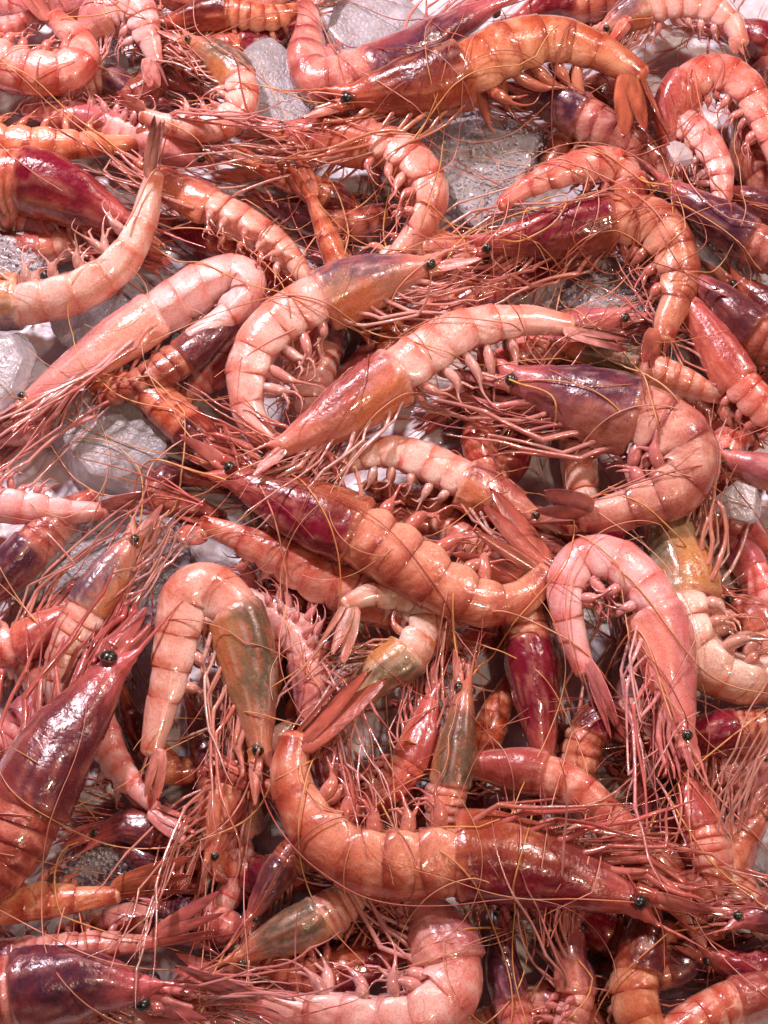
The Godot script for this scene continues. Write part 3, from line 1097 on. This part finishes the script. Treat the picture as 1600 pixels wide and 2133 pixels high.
	shrimp("greyish pink shrimp standing head up against the large ice lump", 108, -70, [34, 30, 24], "pale", 0.45,
		[272, 1128, 232, 1200, 190, 1272, 152, 1340, 128, 1400, 122, 1470], {"fan": false, "rostrum": 1.4})
	shrimp("biggest shrimp, maroon head with saw-edged beak at the lower left", 200, 46, [40, 40, 38], "brown", 0.58,
		[236, 1392, 172, 1480, 102, 1580, 52, 1680, 8, 1765, -45, 1840, -100, 1900], {"fan": false, "rostrum": 1.0, "leg_len": 0.9})
	shrimp("cream and olive shrimp folded in half, head down, left of centre low", 128, -76, [32, 37, 30], "olive", 0.40,
		[542, 1560, 528, 1450, 508, 1350, 482, 1272, 432, 1228, 390, 1252, 374, 1330, 356, 1420, 336, 1500, 320, 1565], {"fan_len": 0.8, "leg_len": 1.1, "strands": [[540, 1560, 470, 1690, 380, 1745, 300, 1750]]})
	shrimp("salmon shrimp tucked under the central crimson one, tail to the left", 112, -58, [22, 25, 27], "salmon", 0.33,
		[900, 1300, 820, 1270, 740, 1236, 660, 1205, 580, 1160, 500, 1124, 425, 1094], {"fan_len": 0.6, "fan_to": [350, 1085]})
	shrimp("pinkish shrimp with pale green head, tail blade pointing down left, middle low", 100, -70, [26, 27, 33], "olive", 0.36,
		[740, 1472, 790, 1402, 850, 1360, 890, 1300, 878, 1252, 822, 1240, 765, 1244, 722, 1262], {"fan_to": [655, 1388], "fan_len": 1.3, "open": 0.5})
	shrimp("narrow olive-black mottled head pointing straight up, lower middle", 104, 22, [36, 32, 26], "olive", 0.62,
		[968, 1440, 956, 1520, 942, 1600, 926, 1680, 915, 1760], {"fan": false, "leg_len": 0.9, "swim": 2})
	shrimp("broad dark red head behind the hairpin-shaped pink shrimp", 136, 10, [22, 24, 20], "dark", 0.60,
		[1135, 1580, 1118, 1460, 1106, 1350, 1090, 1270, 1072, 1190], {"fan": false, "legs": 3})
	shrimp("cream-bellied shrimp with ochre head at the right edge, behind the hairpin shrimp", 150, -104, [24, 30, 30], "olive", 0.36,
		[1368, 1050, 1398, 1125, 1420, 1205, 1432, 1285, 1455, 1350, 1505, 1395, 1575, 1412, 1650, 1385, 1700, 1330], {"leg_len": 0.9, "spread": 1.2, "eyes": false})
	shrimp("salmon tail running down right behind the crimson head, lower right", 112, 40, [28, 30, 28], "salmon", 0.34,
		[955, 1590, 1040, 1600, 1120, 1612, 1190, 1642, 1252, 1692, 1312, 1746, 1370, 1795, 1412, 1835], {})
	# ---- bottom
	shrimp("plump coral shrimp curled at the bottom edge, legs folded over its front", 156, 80, [28, 33, 30], "pink", 0.24,
		[872, 1870, 905, 1935, 930, 2000, 930, 2062, 875, 2108, 790, 2122, 700, 2108, 610, 2100, 525, 2082], {"fan_to": [430, 2050], "spread": 1.5})
	shrimp("pearly pink and green head under the large bottom shrimp", 116, 35, [26, 27, 24], "olive", 0.60,
		[505, 1990, 562, 1960, 632, 1930, 702, 1890, 765, 1850], {"fan": false})
	shrimp("small maroon head wedged left of the large bottom shrimp", 86, 30, [26, 26, 24], "brown", 0.60,
		[525, 1905, 560, 1850, 600, 1790, 642, 1735], {"fan": false})
	shrimp("orange tail segment with long split fan pointing right, lower left edge", 104, -40, [30, 32, 32], "orange", 0.30,
		[-230, 1910, -140, 1898, -50, 1888, 40, 1880, 120, 1874, 190, 1868, 242, 1862], {"fan_to": [470, 1828], "fan_len": 1.7, "open": 0.5})
	shrimp("dusky pink tail just above the violet head at the bottom left", 84, -30, [26, 29, 30], "purple", 0.30,
		[-80, 1995, 0, 1990, 80, 1985, 160, 1975, 245, 1966, 322, 1962], {"fan_to": [540, 1905], "fan_len": 2.0, "open": 0.7})
	shrimp("violet-backed head with one black eye in the bottom left corner", 200, -52, [38, 36, 34], "purple", 0.62,
		[292, 2062, 200, 2052, 100, 2062, 0, 2082, -110, 2115], {"fan": false, "rostrum": 0.9})
	shrimp("pink tail pointing down right beside the biggest maroon head", 88, 60, [18, 22, 28], "pink", 0.30,
		[150, 1380, 185, 1450, 210, 1520, 240, 1585, 280, 1640, 322, 1682], {"fan_to": [455, 1745], "fan_len": 1.3, "open": 0.35})
	shrimp("small orange tail poking left from under the large bottom shrimp", 78, -30, [26, 27, 29], "salmon", 0.30,
		[790, 1730, 720, 1705, 655, 1685, 590, 1658, 530, 1625], {"fan_to": [405, 1565], "fan_len": 1.5, "open": 0.4})
	# ---- upper right
	shrimp("violet-headed orange shrimp below the amber one's tail, upper right", 104, 30, [26, 28, 26], "purple", 0.40,
		[1072, 190, 1130, 206, 1190, 232, 1250, 266, 1310, 300, 1370, 342, 1405, 385], {"fan_len": 0.6})
	shrimp("shrimp head with two black eyes side by side, right edge", 112, 8, [32, 32, 28], "purple", 0.52,
		[1393, 388, 1452, 430, 1512, 470, 1575, 510, 1650, 545, 1740, 570], {"fan": false, "strands": [[1392, 388, 1280, 330, 1180, 295, 1040, 270, 980, 262], [1400, 380, 1340, 350, 1460, 430, 1600, 535]]})
	shrimp("small smooth peach tail curled over the dark two-eyed head", 90, -70, [26, 38, 36], "salmon", 0.25,
		[1262, 455, 1302, 405, 1284, 352, 1215, 350, 1142, 372, 1085, 402, 1048, 428], {"eyes": false, "fan": false, "feelers": 0, "legs": 3, "scales": false, "swim": 3})
	shrimp("dark red head with long feelers, abdomen bent down on the right", 126, 66, [30, 33, 32], "dark", 0.42,
		[1022, 508, 1110, 494, 1200, 480, 1290, 462, 1362, 474, 1402, 535, 1410, 605, 1386, 668, 1378, 705], {"fan_len": 0.7, "strands": [[1030, 500, 1150, 460, 1180, 400, 1100, 420, 1080, 520, 1030, 600], [1030, 500, 1240, 400, 1330, 440, 1300, 520, 1200, 470, 1420, 420, 1480, 480, 1390, 560]]})
	shrimp("brown-headed orange shrimp leaving the right edge, one black eye", 112, 26, [32, 32, 30], "brown", 0.50,
		[1442, 582, 1490, 622, 1542, 672, 1595, 712, 1660, 735, 1740, 740], {"fan": false})
	shrimp("long red spiny head lying diagonally at the right edge", 92, 60, [32, 31, 26], "salmon", 0.52,
		[1425, 615, 1488, 715, 1550, 812, 1625, 880, 1705, 930], {"fan": false, "leg_len": 1.4, "rostrum": 0.5, "eyes": false})
	shrimp("ochre and olive body behind the pale shrimp's tail fan", 92, 24, [28, 28, 24], "olive", 0.45,
		[1178, 725, 1262, 746, 1342, 770, 1422, 796, 1505, 830], {"fan_len": 1.4, "eyes": false})
	shrimp("peach abdomen curled like a hook at the upper right edge", 96, 74, [26, 34, 32], "salmon", 0.28,
		[1395, 300, 1398, 240, 1432, 182, 1490, 156, 1545, 182, 1580, 240, 1610, 312, 1640, 380], {"strands": [[1395, 300, 1300, 310, 1440, 220, 1510, 130, 1480, 90, 1440, 130, 1450, 200]]})
	shrimp("pale orange tail with pointed tip in the top right corner", 88, 70, [26, 32, 32], "pale", 0.30,
		[1262, 60, 1330, 25, 1400, 8, 1465, 15, 1518, 48, 1542, 92], {"fan_to": [1558, 140], "fan_len": 0.7, "open": 0.8})
	shrimp("orange tail pointing down at the top edge, right of the amber back", 62, 10, [26, 28, 30], "salmon", 0.30,
		[1385, -120, 1362, -60, 1335, 0, 1305, 45, 1275, 85], {"fan_len": 1.0})
	shrimp("raspberry-pink belly with pale legs beside the clear ice block", 84, 74, [24, 28, 26], "pink", 0.30,
		[1320, 225, 1390, 246, 1452, 286, 1490, 340, 1500, 400, 1485, 455], {"fan": false, "eyes": false})
	shrimp("small pale shrimp curled round with olive-green open head, upper left", 84, 80, [32, 34, 32], "olive", 0.34,
		[398, 88, 450, 118, 492, 162, 502, 212, 470, 254, 410, 266, 350, 255, 300, 238], {"fan_len": 0.7})
	shrimp("bright pink bent body at the top left edge", 92, 70, [28, 32, 28], "blush", 0.30,
		[170, 75, 225, 28, 285, 22, 305, 78, 322, 128], {"fan_len": 0.8})
	shrimp("yellowish orange head with pink legs at the top edge", 74, 60, [22, 24, 22], "orange", 0.45,
		[345, 52, 410, 36, 480, 30, 560, 40, 640, 20], {"fan": false, "leg_len": 1.5})
	shrimp("small rosy head with one eye between the top left tails", 74, 30, [24, 24, 22], "pink", 0.50,
		[268, 258, 200, 246, 130, 240, 55, 230], {"fan": false})
	shrimp("salmon shrimp sloping down right below the small curled one", 94, 125, [28, 29, 28], "salmon", 0.38,
		[305, 350, 380, 402, 452, 440, 532, 482, 602, 535, 642, 595], {"fan": false, "leg_len": 1.1})
	shrimp("narrow orange tail with upright fan, between the hooked coral shrimp and the sloping one", 72, 20, [20, 24, 32], "orange", 0.30,
		[765, 700, 742, 640, 712, 570, 680, 490, 648, 412], {"fan_to": [572, 292], "fan_len": 1.6, "open": 0.35})
	shrimp("orange translucent tail inside the hooked coral shrimp", 80, 10, [16, 22, 26], "orange", 0.30,
		[740, 430, 690, 410, 640, 390, 590, 370, 540, 352], {"fan_to": [455, 335], "fan_len": 1.2})
	# ---- middle, half hidden
	shrimp("glossy amber abdomen under the dark leg bundle, left of the C-shaped shrimp", 104, 20, [24, 24, 22], "orange", 0.35,
		[490, 965, 430, 922, 368, 872, 318, 826, 255, 800, 190, 800], {"fan": false})
	shrimp("pale body deep inside the bend of the C-shaped shrimp", 104, 50, [14, 16, 14], "pale", 0.35,
		[700, 650, 672, 720, 650, 790, 640, 850, 650, 910], {"fan": false, "eyes": false})
	shrimp("orange tail standing behind the central pale shrimp", 64, 10, [18, 22, 22], "orange", 0.30,
		[830, 600, 822, 650, 812, 705, 795, 765, 780, 820], {"fan": false})
	shrimp("flesh-coloured shrimp with head to the right, just below the central pale one", 104, -94, [28, 31, 32], "rose", 0.36,
		[1112, 1076, 1032, 1040, 952, 1000, 882, 966, 812, 946, 745, 960, 692, 986], {"fan_to": [630, 1000], "fan_len": 0.6, "leg_len": 1.1})
	shrimp("red glossy bent body under the curved rosy shrimp", 94, -30, [20, 24, 22], "dark", 0.34,
		[1072, 815, 1012, 868, 1000, 940, 1032, 1002, 1085, 1035], {"fan": false})
	shrimp("dull beige body lying deep inside the rosy U-shaped shrimp", 100, 0, [16, 17, 15], "pale", 0.34,
		[1190, 810, 1200, 900, 1208, 985, 1222, 1070, 1240, 1150], {"fan": false, "eyes": false, "feelers": 1})
	shrimp("dark-eyed pink head at the right edge beside the clear ice piece", 88, 20, [28, 28, 26], "pink", 0.50,
		[1512, 952, 1572, 975, 1640, 1000, 1710, 1020], {"fan": false})
	shrimp("glistening orange back at the bottom edge, right side", 122, 16, [26, 30, 28], "orange", 0.34,
		[1352, 1870, 1340, 1965, 1322, 2055, 1345, 2150, 1420, 2220, 1520, 2260], {"fan": false, "leg_len": 1.3})
	shrimp("brown head with a black eye leaving the right edge low down", 104, -40, [32, 32, 30], "brown", 0.50,
		[1540, 1915, 1620, 1902, 1710, 1905, 1790, 1920], {"fan": false})
	shrimp("dark wine-red body under the hairpin shrimp's head, right edge", 124, 20, [22, 22, 20], "dark", 0.50,
		[1395, 1545, 1480, 1532, 1565, 1520, 1660, 1508], {"fan": false, "leg_len": 1.2})
	shrimp("coral bend with wet highlight below the hairpin shrimp's beak", 108, -40, [28, 29, 26], "salmon", 0.40,
		[1430, 1620, 1452, 1690, 1476, 1760, 1490, 1830, 1440, 1870], {"fan": false, "leg_len": 1.2})
	shrimp("pink broken tail in the far top left corner", 64, 0, [30, 30, 28], "pink", 0.30,
		[-120, 60, -60, 62, -5, 60, 40, 48, 70, 25], {"fan_len": 0.8})
	shrimp("salmon shrimp cut by the bottom edge at the lower right", 120, -30, [26, 28, 28], "salmon", 0.36,
		[1690, 2040, 1600, 2066, 1510, 2095, 1430, 2140, 1350, 2190, 1270, 2240], {"fan": false})
	shrimp("shadowed red head deep beside the biggest maroon one", 84, 10, [16, 18, 16], "brown", 0.50,
		[236, 1752, 300, 1790, 360, 1830, 420, 1850], {"fan": false})
	shrimp("dusky shrimp standing upright at the bottom edge beside the plump coral one", 96, 0, [20, 22, 20], "purple", 0.45,
		[1050, 1910, 1045, 1990, 1060, 2070, 1080, 2150, 1110, 2230, 1150, 2300], {"fan": false, "leg_len": 1.3})
	shrimp("rosy head with legs raised beside the olive vertical head", 92, 40, [26, 26, 22], "salmon", 0.50,
		[900, 1450, 880, 1520, 850, 1590, 800, 1650, 740, 1690], {"fan": false, "eyes": false})
	# ---- half-buried ones that fill the hollows between the large ones
	var half := [
		["reddish legs-up shrimp below the hooked coral tail, left of the two-eyed dark head", 92, 70, "salmon", [1010, 545, 950, 530, 890, 520, 830, 540, 780, 590], 20],
		["rosy head under the pale shrimp's straight tail, feelers to the right", 96, -60, "pink", [1290, 660, 1220, 680, 1140, 720, 1060, 760, 990, 800], 22],
		["pink-legged shrimp lying under the upright tail fan, upper left", 92, 110, "pink", [420, 330, 350, 310, 280, 285, 210, 260, 150, 270], 22],
		["red-legged tail under the central shrimp's curled end", 88, -60, "salmon", [1180, 1150, 1110, 1140, 1040, 1150, 980, 1130, 930, 1100], 22],
		["coral shrimp low at the left edge beside the violet head", 96, 60, "salmon", [150, 1270, 90, 1310, 40, 1340, -20, 1350, -80, 1330], 20],
		["wine-red shrimp between the hairpin shrimp's tail and the salmon tail below", 100, 30, "dark", [1310, 1540, 1260, 1490, 1220, 1540, 1200, 1600, 1160, 1640], 20],
		["maroon-headed shrimp in the hollow beside the biggest one", 96, -30, "brown", [205, 1745, 260, 1720, 330, 1730, 390, 1760, 440, 1800], 20],
		["leggy pink shrimp in the middle between folded olive and pale-green heads", 96, 120, "pink", [640, 1510, 650, 1440, 640, 1370, 610, 1310, 560, 1270], 22],
		["leggy salmon shrimp low in front of the folded olive one", 100, -110, "salmon", [440, 1780, 460, 1700, 480, 1630, 520, 1580, 570, 1540], 22],
		["mauve leggy head at the bottom, right of the plump coral curl", 96, 130, "purple", [1200, 1930, 1190, 2000, 1200, 2070, 1180, 2140, 1150, 2200], 22],
		["red shrimp under the pearly pink and green head", 100, 60, "dark", [830, 1990, 760, 2010, 690, 2030, 620, 2030, 560, 2010], 18],
		["rose shrimp cut by the top edge at far left", 84, -50, "pink", [240, -40, 180, 0, 110, 15, 40, 10, -40, -10], 20],
		["salmon shrimp cut by the top edge behind the yellowish head", 84, 60, "salmon", [300, -30, 370, -10, 440, 0, 520, 10, 600, -20], 18],
		["red leg bundle's shrimp deep behind the rosy U, left", 92, 100, "dark", [1100, 900, 1060, 960, 1000, 1000, 940, 1010, 880, 1030], 18],
		["wine-dark shrimp at the bottom right edge", 104, 40, "dark", [1480, 1990, 1550, 2020, 1620, 2010, 1690, 2000], 20],
		["pale orange shrimp at the right edge below the ochre head", 96, 70, "salmon", [1520, 1250, 1570, 1290, 1600, 1350, 1640, 1330], 16],
		["orange-red shrimp at the right edge beside the spiny head", 96, 30, "orange", [1540, 590, 1590, 640, 1630, 690, 1690, 720], 18],
		["dusky orange shrimp at the right edge behind the two-eyed head", 90, 30, "brown", [1520, 400, 1580, 430, 1640, 450, 1700, 470], 18],
		["leggy rose shrimp at the bottom edge beside the violet head", 100, 110, "pink", [450, 2150, 400, 2120, 340, 2110, 280, 2130, 220, 2160], 26],
		["leggy red shrimp lying over the ice at the lower right edge", 96, 110, "salmon", [1590, 1700, 1540, 1760, 1520, 1820, 1560, 1880, 1620, 1900], 24],
	]
	for d in half:
		longer(d[4], 0.8)
		shrimp(d[0], d[1], d[2], [d[5] + 2, d[5], d[5] - 4], d[3], 0.42, d[4], {"spread": 1.1, "leg_len": 1.8, "rise": 0.25, "fan_len": 0.9, "feelers": 1})
	# ---- deep filling, glimpsed between the others
	var deep := [
		["dark body glimpsed under the central pale shrimp's swimmerets", 110, 0, "brown", [930, 860, 1000, 820, 1080, 800, 1150, 760]],
		["shadowed red body between central crimson shrimp and hairpin", 110, 30, "dark", [960, 1340, 1020, 1310, 1090, 1300, 1150, 1280]],
		["rusty body low between folded olive shrimp and central one", 110, 20, "salmon", [600, 1270, 640, 1340, 650, 1420, 620, 1500]],
		["shadowed pink body left of the large bottom shrimp", 100, 0, "pink", [420, 1640, 470, 1720, 500, 1800, 470, 1880]],
		["dull red body beneath dark head and feelers on the right", 104, 40, "dark", [1180, 560, 1100, 570, 1010, 600, 950, 640]],
		["brownish body deep under coral hook", 100, 20, "brown", [560, 420, 630, 450, 720, 470, 790, 450]],
		["wine body deep at the top centre left", 104, 10, "dark", [600, 60, 540, 90, 470, 100, 400, 130]],
		["ruddy body deep under left upright tail", 110, 0, "salmon", [-20, 500, 60, 520, 130, 510, 200, 480]],
		["rusty body under the right spiny head", 110, 20, "salmon", [1600, 800, 1550, 880, 1500, 960, 1520, 1040]],
		["shadowed maroon body in the lower middle", 110, 0, "brown", [700, 1600, 760, 1620, 830, 1650, 880, 1700]],
		["coral body deep at the bottom between the curled one and the orange back", 110, 0, "salmon", [1180, 1960, 1190, 2040, 1180, 2110, 1160, 2180]],
		["mauve body deep at bottom between violet head and coral curl", 120, 20, "purple", [760, 1960, 700, 2020, 640, 2060, 560, 2070]],
		["dark body deep under lower right crossing feelers", 110, 0, "brown", [1560, 1640, 1500, 1700, 1450, 1760, 1380, 1800]],
		["red body under the tail tips on the right side", 100, 0, "dark", [1300, 1100, 1250, 1130, 1190, 1120, 1120, 1110]],
		["burgundy body showing in the top right corner", 110, 10, "dark", [1500, 60, 1570, 80, 1640, 110, 1700, 150]],
		["rust body behind the peach hook at the right edge", 110, 10, "brown", [1600, 120, 1560, 220, 1560, 320, 1600, 420]],
		["pinkish body low at left edge beside the saw-edged beak", 110, 10, "pink", [90, 1420, 60, 1480, 20, 1540, -40, 1590]],
		["brown body deep under the small olive curled shrimp", 100, 10, "brown", [380, 180, 330, 160, 300, 190, 240, 210]],
		["ruddy body deep under pale flesh-coloured shrimp", 100, 10, "salmon", [560, 1100, 640, 1080, 860, 1090, 960, 1110]],
		["orange body deep behind folded olive shrimp's tail", 100, 10, "orange", [260, 1450, 290, 1520, 350, 1600, 420, 1600]],
		["pink body deep by right edge under ochre head", 100, 20, "pink", [1480, 1100, 1540, 1150, 1580, 1220, 1600, 1300]],
		["dusky body deep under the orange split fan", 110, 10, "purple", [330, 1880, 400, 1900, 470, 1930, 520, 1960]],
		["maroon body beyond the orange back at the bottom right", 110, 10, "brown", [1500, 1980, 1440, 1990, 1390, 2020, 1290, 2030]],
		["rosy body low at the left edge under the leg bundle of the belly-up shrimp", 110, 30, "pink", [-60, 900, 20, 890, 90, 880, 150, 850]],
		["reddish body low at the left edge beside the greyish shrimp", 110, 60, "salmon", [-60, 1340, 10, 1360, 70, 1400, 110, 1450]],
		["maroon body low between the folded olive shrimp and the pink tail", 110, 0, "brown", [400, 1480, 430, 1560, 450, 1650, 420, 1720]],
		["tan body below the folded shrimp's olive head", 110, 90, "pale", [560, 1600, 520, 1680, 470, 1740, 400, 1780]],
		["dusky red body beneath the small maroon head", 110, 20, "dark", [640, 1840, 560, 1830, 480, 1800, 390, 1790]],
		["amber body low under the olive vertical head", 110, 0, "orange", [1000, 1700, 980, 1620, 1010, 1540, 1040, 1470]],
		["coral body low under the large bottom shrimp's beak", 120, 10, "salmon", [1250, 1930, 1340, 1850, 1430, 1850, 1520, 1860]],
		["wine-coloured body low below the bottom crimson head", 120, 20, "dark", [1130, 1900, 1220, 1920, 1290, 1960, 1400, 1950]],
		["faded pink body low at the right edge above the ice lump", 120, 40, "pink", [1640, 1640, 1570, 1620, 1500, 1600, 1430, 1600]],
		["russet body low under the ochre head at the right", 120, 0, "salmon", [1600, 1140, 1540, 1100, 1480, 1070, 1420, 1100]],
		["dark body under the rosy shrimp's feelers, right of centre", 110, 30, "brown", [1240, 780, 1300, 800, 1420, 830, 1500, 880]],
		["deep red body under the flesh-coloured shrimp's head", 110, 20, "dark", [1060, 1120, 990, 1100, 920, 1070, 840, 1040]],
		["ruddy body at the left under the feelers of the crimson shrimp", 100, 0, "brown", [420, 1000, 360, 990, 330, 1040, 400, 1060]],
		["rust body between the central pale and the C-shaped shrimp", 100, 30, "salmon", [700, 800, 760, 760, 820, 720, 880, 660]],
		["brown body under the coral hook's tail", 100, 10, "brown", [700, 540, 760, 560, 740, 620, 700, 660]],
		["pinkish body behind the dark glossy head", 110, 20, "pink", [560, 620, 520, 680, 470, 760, 420, 800]],
		["orange body low between the amber shrimp and the peach hook", 110, 20, "orange", [1330, 200, 1290, 180, 1240, 200, 1180, 290]],
		["dark red body at the top edge behind the amber arch", 110, 10, "dark", [1080, 40, 1150, 10, 1230, 5, 1300, -20]],
		["mauve body low at the top left between pink shrimps", 100, 10, "purple", [330, 210, 260, 190, 220, 170, 130, 200]],
		["rosy body under the crimson and violet head, left edge", 110, 20, "pink", [180, 520, 110, 480, 40, 450, -40, 460]],
		["brick-red body beneath the sloping salmon shrimp", 100, 10, "dark", [340, 460, 420, 500, 500, 520, 560, 560]],
		["dim violet body between bottom left tails", 110, 10, "purple", [420, 1960, 360, 1930, 280, 1920, 200, 1930]],
		["dim coral body at the bottom edge under the salmon one", 120, 10, "salmon", [1240, 2120, 1180, 2080, 1100, 2100, 1020, 2130]],
		["shaded red body right of the salmon tail, lower right", 110, 30, "dark", [1330, 1640, 1370, 1690, 1420, 1720, 1480, 1680]],
		["shaded tan body under the hairpin shrimp's legs", 110, 0, "pale", [1300, 1340, 1310, 1430, 1320, 1510, 1340, 1590]],
		["dull orange body between central crimson shrimp and folded olive one", 110, 20, "orange", [660, 1290, 600, 1250, 560, 1300, 560, 1400]],
		["dull pink body low between the pale-green head and large bottom shrimp", 110, 20, "pink", [700, 1480, 680, 1560, 720, 1640, 800, 1690]],
	]
	for d in deep:
		longer(d[4], 0.9)
		shrimp(d[0], d[1] * 0.88, d[2], [12, 14, 11], d[3], 0.4, d[4], {"fine": false, "fan": false, "swim": 3, "feelers": 0, "spread": 1.0, "leg_len": 2.0, "rise": 0.3, "eyes": false})
	lay_feelers()
